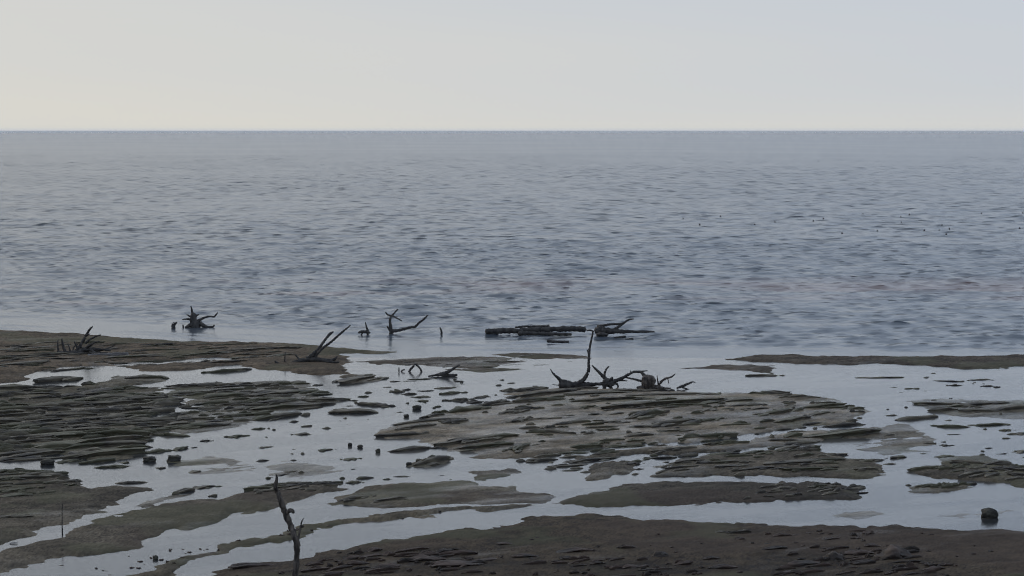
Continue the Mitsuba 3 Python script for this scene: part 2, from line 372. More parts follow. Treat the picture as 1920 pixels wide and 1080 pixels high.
# ------------------------------------------------------------------ rocks
def slab_mesh(rng, length, width, thick, n=22):
    """A broken bed of rock: ragged outline, undercut face, uneven top that thins out towards its ends."""
    th = np.linspace(0, 2 * math.pi, n, endpoint=False) + rng.uniform(-0.10, 0.10, n)
    e = rng.uniform(0.6, 0.95)
    rad = 1 + sum(rng.uniform(0.05, 0.17) / m ** 0.5 * np.sin(m * th + rng.uniform(0, 6.3)) for m in (2, 3, 4, 6, 9))
    ex = np.sign(np.cos(th)) * np.abs(np.cos(th)) ** e * np.clip(rad, 0.75, 1.15)
    ey = np.sign(np.sin(th)) * np.abs(np.sin(th)) ** e * rad
    ey = ey * (1 - rng.uniform(0, 0.6) * (0.5 + 0.5 * ex * rng.choice([-1, 1]))) + rng.uniform(-0.4, 0.4) * ex ** 2
    hump = np.clip(1 - rng.uniform(0.35, 0.7) * np.abs(ex + rng.uniform(-0.3, 0.3)) ** 2.2, 0.25, 1)
    hump = hump * (1 + sum(rng.uniform(-0.14, 0.14) * np.sin(m * ex * 2.5 + rng.uniform(0, 6.3)) for m in (1, 2, 3)))
    rows = []
    for sc, z in ((0.66, -0.7), (0.66, 0.05), (0.80, 0.35), (1.0, 0.62), (0.98, 0.84), (0.80, 1.0), (0.42, 1.0)):
        j = rng.uniform(-0.07, 0.07, (n, 3))
        edge = 1 - (1 - sc) * width / length * 1.2
        zz = (z + j[:, 2] * (1.6 if z > 0.5 else 0.8)) * (hump if z > 0 else 1)
        rows.append(np.stack([ex * edge * length / 2 + j[:, 0] * width, (ey * sc + j[:, 1]) * width / 2, zz * thick], -1))
    mid = rows[-1].mean(0)
    v = np.vstack(rows + [mid[None]])
    f = []
    for r in range(len(rows) - 1):
        for i in range(n):
            a, b = r * n + i, r * n + (i + 1) % n
            f += [[a, b, b + n], [a, b + n, a + n]]
    top = (len(rows) - 1) * n
    f += [[top + i, top + (i + 1) % n, len(v) - 1] for i in range(n)]
    return v, np.array(f)


def place(v, x, y, turn, z=None, tilt=0.0, sink=0.3, thick=0.1):
    c, s = math.cos(turn), math.sin(turn)
    v = v.copy()
    v[:, 2] += v[:, 1] * tilt
    x2, y2 = v[:, 0] * c - v[:, 1] * s + x, v[:, 0] * s + v[:, 1] * c + y
    if z is None:
        z = max(float(ground(np.array([x]), np.array([y]))[0]), -0.01) - sink * 0.7 * thick
    return np.stack([x2, y2, v[:, 2] + z], -1)


# ledges traced one by one: (left end, right end, height in pixels of the photograph)
LEDGES = """670 758 728 762 9;734 735 756 735 8;755 740 780 739 6;775 746 800 744 5;781 753 801 752 5;830 740 868 735 7;839 752 878 750 7;875 757 905 754 6;890 747 917 743 5;888 763 950 753 9
943 734 975 731 8;732 716 752 715 3;757 713 815 710 3;788 734 815 732 3;815 729 855 727 4;640 720 700 708 8;792 785 830 779 6;755 797 855 790 7;840 776 915 767 12;838 799 878 793 8;935 780 975 777 6;745 808 815 801 7
480 788 563 776 11;480 770 605 760 9;480 744 590 733 8;480 726 553 720 8;568 753 652 750 7;480 757 560 749 7;475 806 495 803 5
960 776 1007 771 9;960 797 995 789 8;1047 801 1110 796 8;1127 798 1163 796 4;1043 807 1063 806 4;1087 770 1115 767 5;1132 776 1150 774 3;1105 783 1123 781 4;1180 791 1250 778 14;1210 807 1316 793 12
1080 758 1210 752 7;1130 767 1210 768 8;1135 771 1348 754 9;1232 767 1310 764 6;1368 767 1433 762 5;1408 772 1440 770 4;1310 776 1322 774 4;1331 775 1343 773 4;1335 793 1355 788 4;1423 785 1440 781 4
960 734 1025 728 9;975 746 1080 737 9;960 758 1048 751 9;1060 744 1180 739 7;1200 746 1330 742 5;1150 738 1260 735 5;1060 733 1120 730 6
1440 781 1490 772 10;1490 771 1580 763 9;1453 797 1515 787 8;1518 783 1555 777 6;1538 801 1613 796 8;1585 770 1617 766 5;1522 760 1565 758 4;1498 749 1538 748 3;1420 741 1478 738 6
1686 788 1755 782 10;1712 758 1808 760 6;1740 772 1795 770 8;1800 764 1872 757 8;1800 774 1875 772 7;1870 771 1925 766 12;1757 800 1818 801 7;1820 799 1885 796 7;1875 808 1897 806 5;1752 714 1805 716 4;1815 713 1855 712 4;1775 723 1805 723 3;1837 724 1865 724 3;1613 709 1692 708 4;1400 705 1463 704 6
1482 827 1648 812 12;1452 849 1497 841 8;1502 847 1535 840 9;1614 866 1662 862 7;1669 860 1697 857 7;1440 875 1550 869 8;1503 872 1585 866 8;1752 858 1787 855 5;1903 849 1930 845 6;1900 815 1935 811 6;1763 836 1775 835 4;1712 883 1760 877 8;1790 870 1870 876 8;1600 886 1645 883 6;1460 886 1560 883 6;1870 886 1940 890 8;1890 896 1960 900 8
1355 1011 1408 1008 6;990 816 1067 817 8;1170 825 1222 821 8;1178 832 1210 829 5;1140 838 1210 836 6;1115 839 1130 835 7;1300 825 1380 819 10;1320 839 1388 835 8;1360 848 1390 845 6;960 851 988 840 10;983 866 1045 862 9;1072 868 1155 858 8;1220 860 1270 858 6;1172 872 1200 869 5;1232 877 1243 874 4;1303 874 1410 870 8;1340 881 1390 878 5;1420 856 1450 853 6;1240 815 1300 812 5;1120 812 1160 810 5
552 816 577 814 6;732 848 808 840 12;705 820 805 817 8;647 863 674 859 5;598 846 622 842 5;780 874 838 862 14;648 906 678 904 7;590 906 640 908 8;470 914 580 906 9;812 838 960 823 11;868 844 960 837 9;640 942 690 934 8;700 944 760 938 5
325 845 352 839 7;272 850 320 844 8;107 868 145 863 6;218 907 272 905 7;323 926 365 919 10;365 917 400 911 6;390 930 408 930 6;292 879 310 877 4;355 887 376 883 4;375 828 390 826 5;430 821 462 816 6;290 815 352 819 9;150 870 215 863 9;175 878 245 874 7;225 869 238 867 4;240 814 265 812 4;80 914 140 907 9;127 916 141 913 5;72 920 83 918 4;0 929 46 924 6;-30 978 60 973 6;-30 905 95 899 9;-20 893 35 886 7
62 718 157 709 13;250 791 350 786 7;312 727 435 722 8;240 713 312 709 8;285 808 350 801 8;340 805 435 796 9;380 746 480 741 8;312 754 345 752 4;355 760 390 757 4;325 777 385 771 6;407 784 480 779 8;385 700 470 693 8;300 742 420 734 8;400 762 480 756 7;395 728 480 724 5;330 790 400 786 6;420 772 500 766 7
40 734 140 728 9;110 750 220 742 8;150 738 260 730 8;60 752 120 748 7;180 760 300 750 9;20 770 140 762 8;120 778 260 770 9;40 790 180 782 9;200 784 290 778 8;0 802 130 796 8;100 808 240 800 9;-20 820 100 812 8;80 826 230 818 9;180 832 270 825 8;0 836 110 830 8;60 846 200 838 9;150 852 255 845 9;20 852 90 848 7;100 696 165 690 5;-20 690 90 682 6;0 674 120 668 5;60 661 100 659 4;200 676 300 671 5;240 662 330 659 4;340 670 430 664 5;460 660 560 655 4;500 672 545 668 4;400 651 480 649 3"""
slab_rng = np.random.default_rng(17)
ledge_list = [tuple(map(float, e.split())) for line in LEDGES.split("\n") for e in line.split(";")]
CHIPS = []
for x0, y0, x1, y1, hpx in ledge_list:
    p0, p1 = at(x0, y0), at(x1, y1)
    mid, d = (p0 + p1) / 2, p1 - p0
    length = float(np.hypot(*d)) * 1.05
    thick = min(max(hpx * 0.74 * mid[1] / FOCAL, 0.04), 0.30)
    width = float(np.clip(length * slab_rng.uniform(0.11, 0.24), 0.2, 0.8))
    v, f = slab_mesh(slab_rng, length, width, thick)
    v = place(v, mid[0], mid[1], math.atan2(d[1], d[0]), tilt=slab_rng.uniform(-0.16, 0.0), sink=0.15, thick=thick)
    scene[key_for("rock_slab", "tidal_flat")] = mikit.ply((v, f), "mat_rock", smooth=38)
    for _ in range(int(slab_rng.integers(3, 7))):  # what has broken off along its edges
        t, side = slab_rng.uniform(-0.55, 0.55), slab_rng.choice([-1, 1])
        sl = length * slab_rng.uniform(0.14, 0.42)
        u, w = d / np.hypot(*d), np.array([-d[1], d[0]]) / np.hypot(*d)
        q = mid + u * t * length + w * side * width * slab_rng.uniform(0.35, 0.9)
        v, f = slab_mesh(slab_rng, sl, max(sl * slab_rng.uniform(0.15, 0.4), 0.08), thick * slab_rng.uniform(0.4, 0.85), 13)
        CHIPS.append((place(v, q[0], q[1], math.atan2(d[1], d[0]) + slab_rng.normal(0, 0.12), tilt=slab_rng.uniform(-0.15, 0.02), sink=0.15, thick=thick), f))

# small broken pieces of the same beds, too many and too small to pick apart
ZONES = [([(-60, 735), (170, 722), (330, 752), (290, 790), (270, 850), (120, 866), (-60, 860)], 210, (0.4, 2.4), (0.05, 0.15)),
         ([(320, 722), (560, 716), (652, 748), (480, 792), (340, 812), (300, 800)], 90, (0.3, 1.3), (0.04, 0.10)),
         ([(-60, 640), (300, 645), (560, 655), (420, 684), (140, 690), (-60, 712)], 110, (0.5, 1.8), (0.03, 0.07)),
         ([(960, 738), (1110, 730), (1480, 742), (1620, 770), (1600, 830), (1300, 858), (1050, 852), (740, 812), (870, 770)], 150, (0.2, 1.0), (0.03, 0.08)),
         ([(1000, 836), (1240, 838), (1500, 842), (1690, 872), (1640, 892), (1200, 894), (1000, 880)], 70, (0.25, 1.2), (0.04, 0.09)),
         ([(1710, 880), (1830, 870), (1980, 884), (1980, 905), (1800, 898)], 40, (0.25, 1.0), (0.04, 0.09)),
         ([(1420, 912), (1600, 910), (1630, 922), (1560, 934), (1400, 938)], 36, (0.2, 0.7), (0.04, 0.08)),
         ([(1690, 910), (1840, 908), (1760, 919)], 30, (0.15, 0.4), (0.04, 0.09)),
         ([(480, 912), (640, 906), (600, 922), (480, 932)], 30, (0.2, 0.8), (0.04, 0.08)),
         ([(-40, 880), (60, 876), (150, 906), (130, 930), (-40, 940)], 40, (0.3, 1.2), (0.04, 0.09)),
         ([(600, 716), (960, 700), (960, 765), (760, 790), (640, 800), (560, 840), (900, 900), (500, 900), (480, 820)], 70, (0.10, 0.5), (0.03, 0.07)),
         ([(1650, 700), (1960, 700), (1960, 860), (1720, 850), (1660, 780)], 50, (0.12, 0.5), (0.03, 0.06)),
         ([(660, 680), (900, 668), (1060, 668), (1080, 680), (900, 696)], 26, (0.3, 1.0), (0.02, 0.04))]


def rubble(zones, seed, extra=()):
    rng = np.random.default_rng(seed)
    vs, fs, n = [], [], 0
    for v, f in extra:
        vs.append(v)
        fs.append(f + n)
        n += len(v)
    for outline, count, (l0, l1), (t0, t1) in zones:
        poly = Polygon(outline)
        bx = poly.bounds
        got = 0
        while got < count:
            px, py = rng.uniform(bx[0], bx[2]), rng.uniform(bx[1], bx[3])
            if not shapely.contains_xy(poly, px, py):
                continue
            got += 1
            x, y = at(px, py)
            length = l0 + (l1 - l0) * rng.uniform() ** 2
            v, f = slab_mesh(rng, length, max(length * rng.uniform(0.12, 0.30), 0.09), rng.uniform(t0, t1), 13)
            v = place(v, x, y, rng.normal(0.55, 0.22), tilt=rng.uniform(-0.18, 0.0), sink=0.2, thick=0.1)
            vs.append(v)
            fs.append(f + n)
            n += len(v)
    return np.vstack(vs), np.vstack(fs)


scene["tidal_flat__rock_rubble"] = mikit.ply(rubble(ZONES, 23, CHIPS), "mat_rock", smooth=38)
labels["tidal_flat__rock_rubble"] = {"label": "small broken pieces of dark bedded rock scattered over the flat", "kind": "stuff"}
NEAR = """573 1074 605 1072 8;430 1074 515 1071 9;628 1068 640 1066 5;645 1063 685 1058 7;652 1073 695 1070 8;688 1048 715 1044 7;720 1056 742 1053 9;752 1065 830 1061 8;817 1048 848 1045 6;700 1078 750 1075 7;810 1074 900 1070 9;840 1053 890 1050 11
1160 1041 1195 1040 7;1042 1048 1112 1045 7;1380 1023 1398 1021 5;1107 1071 1132 1069 6;1167 1076 1210 1073 6;1270 1072 1297 1069 7;1600 1072 1640 1068 9;1595 1015 1607 1014 5;1617 1012 1640 1010 5;1450 1016 1485 1014 6;1582 1052 1637 1049 8;1620 1038 1652 1036 6;1735 1074 1748 1072 6;1760 1074 1787 1072 6;1320 1060 1350 1057 5;960 1058 1010 1055 6;930 1032 960 1030 4;1050 1062 1075 1060 5;1430 1044 1470 1040 5;1330 1078 1380 1075 7;1480 1072 1540 1068 7"""
for entry in NEAR.replace("\n", ";").split(";"):
    x0, y0, x1, y1, hpx = map(float, entry.split())
    p0, p1 = at(x0, y0), at(x1, y1)
    mid, d = (p0 + p1) / 2, p1 - p0
    length = float(np.hypot(*d)) * 1.05
    thick = hpx * 0.9 * mid[1] / FOCAL
    v, f = slab_mesh(slab_rng, length, float(np.clip(length * 0.4, 0.15, 0.6)), thick)
    scene[key_for("stone", "tidal_flat")] = mikit.ply((place(v, mid[0], mid[1], math.atan2(d[1], d[0]), tilt=0.05, sink=0.2, thick=thick), f), "mat_red_rock", smooth=38)
NEAR_ZONE = [([(420, 1080), (600, 1046), (960, 1020), (1300, 1010), (1700, 1010), (1960, 1016), (1960, 1110), (420, 1110)], 90, (0.05, 0.22), (0.015, 0.05)),
             ([(560, 1056), (900, 1038), (930, 1090), (560, 1100)], 70, (0.12, 0.75), (0.03, 0.08)),
             ([(1000, 1062), (1330, 1056), (1330, 1100), (1000, 1100)], 40, (0.12, 0.7), (0.03, 0.08)),
             ([(1470, 1036), (1720, 1036), (1780, 1090), (1470, 1090)], 60, (0.12, 0.7), (0.03, 0.09)),
             ([(1340, 1004), (1660, 1004), (1660, 1022), (1340, 1022)], 16, (0.12, 0.5), (0.02, 0.06)),
             ([(100, 1060), (480, 1006), (820, 956), (860, 956), (480, 1018), (260, 1080)], 40, (0.05, 0.2), (0.02, 0.05))]
scene["tidal_flat__stone_scatter"] = mikit.ply(rubble(NEAR_ZONE, 29), "mat_red_rock", smooth=38)
labels["tidal_flat__stone_scatter"] = {"label": "small dark stones strewn over the near bank", "kind": "stuff"}


def blob(rng, cx, cy, cz, rx, ry, rz, rough=0.25, square=1.0, sub=3):
    m = trimesh.creation.icosphere(sub)
    v = np.array(m.vertices)
    if square != 1.0:
        v = np.sign(v) * np.abs(v) ** square
        v /= np.abs(v).max()
    o = rng.uniform(0, 50, 3)
    k = 1 + rough * 2 * (meshkit.fbm(v * 1.6 + o, 3, 3) - 0.5) + rough * 0.7 * (meshkit.fbm(v * 5 + o, 2, 4) - 0.5)
    return v * k[:, None] * [rx, ry, rz] + [cx, cy, cz], np.array(m.faces)


ROCKS = [
    # (left, right, top, foot in pixels, squareness, label)
    (314, 338, 855, 866, 0.55, "square dark rock block at the pool edge, right one of a pair left of centre", "boulder", "mat_boulder"),
    (267, 291, 857, 866, 0.6, "square dark rock block on the sand, left one of a pair left of centre", "boulder", "mat_boulder"),
    (1843, 1872, 954, 972, 0.78, "dark boulder standing alone in the wide channel near the right edge", "boulder", "mat_boulder"),
    (1221, 1254, 1035, 1057, 0.9, "rounded dark boulder on the near bank in the bottom centre right", "boulder", "mat_red_rock"),
    (1547, 1587, 1042, 1063, 0.85, "low dark jagged boulder among stones on the near bank, left of the mound shaped one", "boulder", "mat_red_rock"),
    (1645, 1716, 1032, 1060, 1.15, "wide mound shaped rock with a pointed top on the near bank at lower right", "boulder", "mat_red_rock"),
    (773, 790, 760, 768, 0.8, "small round rock in the pool to the right of the long flat slab", "rock", "mat_boulder"),
    (1594, 1607, 908, 914, 1.0, "small pointed rock at the right tip of the middle mud bank", "rock", "mat_boulder"),
    (75, 101, 862, 872, 0.8, "dark rock in the pale puddle at the left edge", "rock", "mat_boulder"),
    (704, 713, 842, 849, 0.9, "small dark rock in the water just left of a low ledge below the centre", "rock", "mat_boulder"),
    (286, 296, 1042, 1049, 0.9, "little dark stone alone in the lower left channel", "rock", "mat_boulder"),
    (652, 660, 831, 837, 0.9, "left one of two tiny dark stones in the middle pool", "rock", "mat_boulder"),
    (670, 680, 834, 840, 0.9, "right one of two tiny dark stones in the middle pool", "rock", "mat_boulder"),
    (757, 767, 777, 783, 0.9, "tiny dark stone in the pool right below the long flat slab", "rock", "mat_boulder"),
    (761, 772, 867, 873, 0.8, "small dark rock at the left tip of the sandy hump in the pool", "rock", "mat_boulder"),
]
rock_rng = np.random.default_rng(31)
for x0, x1, ytop, yfoot, square, label, kind, mat in ROCKS:
    p = at((x0 + x1) / 2, yfoot)
    s = p[1] / FOCAL
    rx, hz = (x1 - x0) / 2 * s, (yfoot - ytop) * s
    ry = min(rx * 0.9, hz * 1.5)
    v, f = blob(rock_rng, p[0], p[1] + ry * 0.8, hz * 0.40, rx, ry, hz * 0.62, 0.36, square)
    if "mound" in label:
        v[:, 2] += hz * 0.25 * np.exp(-np.square((v[:, 0] - p[0] + 0.1 * rx) / (0.35 * rx))) * (v[:, 2] > hz * 0.3)
    name = key_for(kind)
    scene[name] = mikit.ply((v, f), mat, smooth=40)
    labels[name] = {"label": label, "category": kind}
p0, p1 = at(616, 774), at(709, 773)
v, f = slab_mesh(np.random.default_rng(8), float(np.hypot(*(p1 - p0))), 0.55, 0.13)
scene["rock_slab"] = mikit.ply((place(v, *(p0 + p1) / 2, 0.0, z=-0.02), f), "mat_rock", smooth=38)
labels["rock_slab"] = {"label": "long straight dark rock slab alone in the pool left of centre", "category": "rock slab"}


# ------------------------------------------------------------------ driftwood
def limb(points, seed, sides=9):
    """A knobbly tapering branch through (point, radius) pairs."""
    rng = np.random.default_rng(seed)
    p, r = np.array([q[:3] for q in points]), np.array([q[3] for q in points])
    t = np.concatenate([[0], np.cumsum(np.linalg.norm(np.diff(p, axis=0), axis=1))])
    n = int(np.clip(t[-1] / (0.7 * r.mean()) + 3, 6, 60))
    u = np.linspace(0, t[-1], n)
    if len(p) > 2:
        from scipy.interpolate import PchipInterpolator
        q, rad = PchipInterpolator(t, p)(u), PchipInterpolator(t, r)(u)
    else:
        q, rad = np.stack([np.interp(u, t, p[:, k]) for k in range(3)], -1), np.interp(u, t, r)
    q = q + (rng.uniform(-1, 1, q.shape) * rad[:, None] * 0.16) * np.sin(np.linspace(0, math.pi, n))[:, None]
    d = np.gradient(q, axis=0)
    d /= np.linalg.norm(d, axis=1, keepdims=True) + 1e-9
    a = np.cross(d, np.where(np.abs(d[:, 2:]) < 0.9, [[0, 0, 1.0]], [[1.0, 0, 0]]))
    a /= np.linalg.norm(a, axis=1, keepdims=True)
    b = np.cross(d, a)
    th = np.arange(sides) * 2 * math.pi / sides
    k = 1 + 0.20 * (np.repeat(rng.uniform(-1, 1, (1, sides)), n, 0) * 0.6 + rng.uniform(-1, 1, (n, sides)) * 0.5) + 0.10 * rng.uniform(-1, 1, (n, 1))
    ring = q[:, None] + (rad[:, None] * k)[..., None] * (np.cos(th)[None, :, None] * a[:, None] + np.sin(th)[None, :, None] * b[:, None])
    v = np.vstack([ring.reshape(-1, 3), q[:1] - d[:1] * rad[0] * 0.4, q[-1:] + d[-1:] * rad[-1] * 0.6])
    f = []
    for i in range(n - 1):
        for j in range(sides):
            a0, b0 = i * sides + j, i * sides + (j + 1) % sides
            f += [[a0, b0, b0 + sides], [a0, b0 + sides, a0 + sides]]
    m = n * sides
    f += [[m, (j + 1) % sides, j] for j in range(sides)] + [[m + 1, m - sides + j, m - sides + (j + 1) % sides] for j in range(sides)]
    return v, np.array(f)


def merge(parts):
    vs, fs, n = [], [], 0
    for v, f in parts:
        vs.append(v)
        fs.append(f + n)
        n += len(v)
    return np.vstack(vs), np.vstack(fs)


wood_seed = [100]


def driftwood(name, label, category, foot, parts, mat="mat_wood", group=None):
    """parts: (part name or None, [limbs or blobs]); a limb is a list of (pixel x, pixel y, radius in pixels, metres behind the foot)."""
    Y = float(at(*foot)[1])
    key = key_for(name)
    labels[key] = {"label": label, "category": category}
    if group:
        labels[key]["group"] = group
    for part, pieces in parts:
        meshes = []
        for piece in pieces:
            wood_seed[0] += 1
            if isinstance(piece, dict):
                c = upright(*piece["at"], Y + piece.get("dy", 0))
                s = c[1] / FOCAL
                rx, rz = piece["r"]
                meshes.append(blob(np.random.default_rng(wood_seed[0]), *c, rx * s, piece.get("depth", (rx + rz) / 2) * s, rz * s, piece.get("rough", 0.4), 0.9))
                continue
            pts = []
            for q in piece:
                y = Y + (q[3] if len(q) > 3 else 0.0)
                pts.append((*upright(q[0], q[1], y), max(q[2], 0.7) * y / FOCAL))
            meshes.append(limb(pts, wood_seed[0]))
        k = key if part is None else key_for(part, key)
        scene[k] = mikit.ply(merge(meshes), mat, smooth=50)


driftwood("dead_tree", "bare leaning grey brown dead trunk rising from the bottom edge at left", "dead tree", (552, 1148), [
    ("trunk", [[(518, 890, 1.6), (519, 900, 3.4), (516, 911, 4.4), (520, 922, 5.0, 0.05), (526, 938, 5.8, 0.05), (534, 958, 6.2, 0.1), (545, 985, 6.2, 0.1), (552, 1005, 6.6), (557, 1022, 6.8), (557, 1040, 6.2), (555, 1060, 6.2), (553, 1085, 6.6), (552, 1120, 8), (552, 1152, 11)]]),
    ("branch_stub", [[(539, 962, 3.4, 0.05), (545, 957, 4.2), (549, 958, 3.6), (550, 962, 2.4)]]),
    ("twig", [[(558, 1014, 2.4), (562, 998, 1.7), (564, 986, 1.5), (566, 978, 1.3), (569, 972, 0.8)], [(562, 988, 2.0), (568, 987, 2.4), (570, 988, 1.2)]]),
], "mat_bark")

driftwood("upturned_stump", "dark upturned stump with a spike and spreading roots in the shallows at upper left", "tree stump", (366, 614), [
    ("trunk", [[(367, 618, 15), (365, 608, 10), (363, 598, 6.5), (362, 588, 5.0)]]),
    ("root", [[(361, 592, 2.6), (360, 582, 1.8), (358, 574, 0.9)]]),
    ("root", [[(359, 595, 2.4), (354, 592, 1.6), (350, 590, 0.9)]]),
    ("root", [[(365, 594, 2.8), (369, 591, 2.2), (373, 590, 1.1)]]),
    ("root", [[(360, 600, 2.4), (351, 598, 1.8, -0.1), (342, 599, 0.9, -0.2)]]),
    ("root", [[(371, 602, 3.2), (380, 597, 2.2, 0.1), (386, 594.5, 1.8, 0.15), (394, 593, 1.6, 0.2), (401, 594, 1.6, 0.2), (405, 590, 1.4, 0.2), (408, 586, 0.9, 0.2)]]),
    ("root", [[(362, 606, 4.5), (354, 611, 3.2, -0.2), (347, 613.5, 1.4, -0.25)]]),
    ("root", [[(374, 606, 5), (383, 611, 3.2, -0.1), (391, 613, 2.2, -0.15), (397, 613, 2, -0.15), (402, 610, 1.6, -0.1)]]),
])
driftwood("post", "short thick broken post in the shallows just left of the upturned stump", "post", (326, 616), [(None, [[(325, 620, 4.2), (325, 611, 4.4), (327, 606, 3.4)], [(327, 609, 2.6), (331, 604, 1.8)]])])
driftwood("peg", "tiny peg in the water between the short post and the upturned stump", "peg", (343, 615), [(None, [[(343.5, 618, 1.4), (343.5, 613, 1.5), (343, 609, 1.1)]])])

driftwood("driftwood_tangle", "tangled brown driftwood branches on the sand spit at the left edge", "driftwood", (150, 665), [
    ("trunk", [[(107, 661, 3.51), (125, 662, 4.32), (145, 660, 5.13), (160, 656, 4.32), (180, 655, 2.97), (207, 657, 1.89)], [(112, 664, 2.97, -0.3), (140, 664, 3.78, -0.3), (158, 660, 2.7)]]),
    ("branch", [[(110, 660, 2.16), (108, 648, 1.49), (109, 637, 0.81)]]),
    ("branch", [[(123, 660, 2.97), (118, 648, 2.16), (116, 635, 1.08)]]),
    ("branch", [[(144, 657, 4.32), (152, 645, 3.51, 0.1), (158, 635, 3.1, 0.15), (163, 626, 2.84, 0.2), (168, 618, 2.29, 0.2), (174, 612, 1.08, 0.2)], [(161, 630, 1.76, 0.2), (169, 626, 0.94, 0.1)]]),
    ("branch", [[(160, 644, 2.16), (170, 636, 1.89), (189, 628, 1.08)]]),
    ("branch", [[(160, 655, 2.97), (172, 645, 2.03, -0.1), (186, 640, 1.08, -0.2)]]),
    ("branch", [[(166, 655, 2.97), (176, 660, 2.16, -0.2), (184, 665, 1.49, -0.3)]]),
    ("branch", [[(158, 660, 2.0), (170, 650, 1.5, 0.3), (178, 640, 0.9, 0.4)]]),
    ("branch", [[(136, 661, 1.8, 0.2), (138, 652, 1.4, 0.3), (146, 645, 0.8, 0.3)]]),
    ("branch", [[(176, 660, 2.0, 0.2), (196, 655, 1.6, 0.3), (214, 648, 0.9, 0.3)]]),
    ("branch", [[(118, 664, 1.8, -0.5), (135, 666, 1.8, -0.5), (160, 665, 1.4, -0.6)]]),
    ("branch", [[(170, 662, 1.8, -0.3), (196, 662, 1.6, -0.4), (222, 667, 1.0, -0.4)]]),
    ("branch", [[(132, 660, 1.6), (130, 652, 1.2), (127, 644, 0.7)]]),
    ("branch", [[(154, 652, 1.4), (149, 645, 0.8)]]),
    ("branch", [[(150, 658, 2.16), (143, 648, 1.62), (139, 640, 0.94)]]),
])
driftwood("pole", "long thin pole lying on the sand spit right of the driftwood tangle", "pole", (275, 650), [(None, [[(222, 650, 1.0), (270, 647, 1.3), (324, 644, 1.6)]])])
driftwood("log", "pale grey log lying beside the driftwood tangle at left", "log", (200, 670), [(None, [[(165, 667, 3.2), (200, 666, 4.2), (239, 665, 4.6)]])], "mat_grey_wood")

driftwood("leaning_snag", "driftwood snag with two long poles leaning up to the right at the pool edge", "driftwood", (585, 682), [
    ("trunk", [[(540, 682, 1.6), (555, 679, 4), (572, 675, 5.2), (590, 674, 5.4), (605, 676, 4.4), (620, 676, 3.6), (628, 673, 2.6), (632, 668, 1.2)], [(590, 678, 3.2), (593, 686, 2.2)], [(598, 678, 3), (628, 682, 2)], [(575, 672, 4), (585, 666, 4), (590, 660, 3)]]),
    ("root", [[(545, 683, 2), (560, 685, 2, -0.3), (580, 686, 1.6, -0.4)]]),
    ("root", [[(604, 676, 2.4), (618, 679, 2.2, -0.2), (636, 679, 1.2, -0.3)]]),
    ("root", [[(566, 678, 2.2), (558, 670, 1.6), (553, 664, 0.8)]]),
    ("branch", [[(582, 670, 3.2), (600, 650, 2.6, 0.2), (612, 634, 2.3, 0.35), (619, 626, 2.6, 0.4), (625, 622, 1.4, 0.45)]]),
    ("branch", [[(590, 670, 2.8), (605, 653, 2.5), (622, 640, 2.3), (640, 624, 2.1, 0.1), (657, 610, 1.2, 0.1)]]),
])
driftwood("wood_stub", "little dark wood stub on the sand left of the leaning snag", "driftwood", (520, 684), [(None, [[(515, 677, 1.5), (519, 680, 2.6), (525, 684, 1.8)]])])
driftwood("peg", "thin upright stick on the sand at the left end of the leaning snag", "stick", (534, 682), [(None, [[(534, 684, 1.3), (534, 673, 1.2), (535, 660, 0.8)]])])
driftwood("spiked_snag", "small dark snag with one upright spike in the shallows left of the forked snag", "driftwood", (685, 627), [
    ("trunk", [[(672, 624, 2), (678, 622, 2.8), (686, 622, 3.2), (694, 624, 1.6)], [(680, 623, 2), (677, 629, 1.6)], [(688, 622, 2.4), (690, 629, 1.6)]]),
    ("branch", [[(690, 621, 2.3), (687, 612, 1.5), (685, 604, 0.8)]]),
])
driftwood("forked_snag", "slender forked snag with a long arm reaching right, standing in the shallows", "driftwood", (733, 626), [
    ("trunk", [[(733, 632, 3.6), (733, 622, 3.8), (732, 612, 3.0), (731, 602, 2.4), (735, 591, 2.1)], [(726, 612, 1.4), (731, 619, 2.2)]]),
    ("branch", [[(735, 592, 2.0), (727, 590, 1.6), (723, 585, 1.0)]]),
    ("branch", [[(735, 592, 1.9), (740, 586, 1.5), (746, 580, 1.2)]]),
    ("branch", [[(734, 591, 1.7), (745, 597, 1.4, -0.2), (754, 602, 0.8, -0.3)]]),
    ("branch", [[(733, 621, 3.8), (745, 620, 3.1), (758, 617, 2.7, 0.1), (770, 614, 2.5, 0.1), (778, 613, 2.3, 0.2), (785, 606, 2.1, 0.2), (793, 600, 2, 0.2), (802, 591, 1.0, 0.2)]]),
])
driftwood("peg", "short bent peg in the shallows right of the forked snag", "peg", (828, 628), [(None, [[(828, 633, 2.1), (828, 624, 2.1), (825, 614, 1.3)]])])

driftwood("log", "thick dark log at the left end of the row of logs at the water line", "log", (945, 627), [(None, [[(911, 622, 5.0), (930, 621, 5.6), (950, 620, 5.4), (980, 622, 3.4)]])])
driftwood("log", "thin pole with a knobbed end lying on top of the row of logs", "log", (1000, 624), [(None, [[(966, 614, 1.8), (990, 612, 2.3), (1020, 612, 2.6)], [(1020, 612, 2.6), (1029, 613, 3.8)]])])
driftwood("log", "long straight dark log at the right end of the row at the water line", "log", (1040, 626), [(None, [[(975, 619, 4.4), (1010, 618, 5), (1045, 617, 4.6), (1060, 616, 5.4), (1097, 617.5, 5.0)]])])
driftwood("log", "low log in front of the long straight log, nearest of the row", "log", (1020, 631), [(None, [[(972, 626, 4), (985, 625, 3.4), (1030, 626, 3.2), (1071, 627, 2.6)]])])
driftwood("log", "short dark log alone in the water below the row of logs", "log", (1046, 644), [(None, [[(1026, 639.5, 3.2), (1036, 640, 2.8), (1050, 641, 2.5), (1066, 641, 2.3)]])])
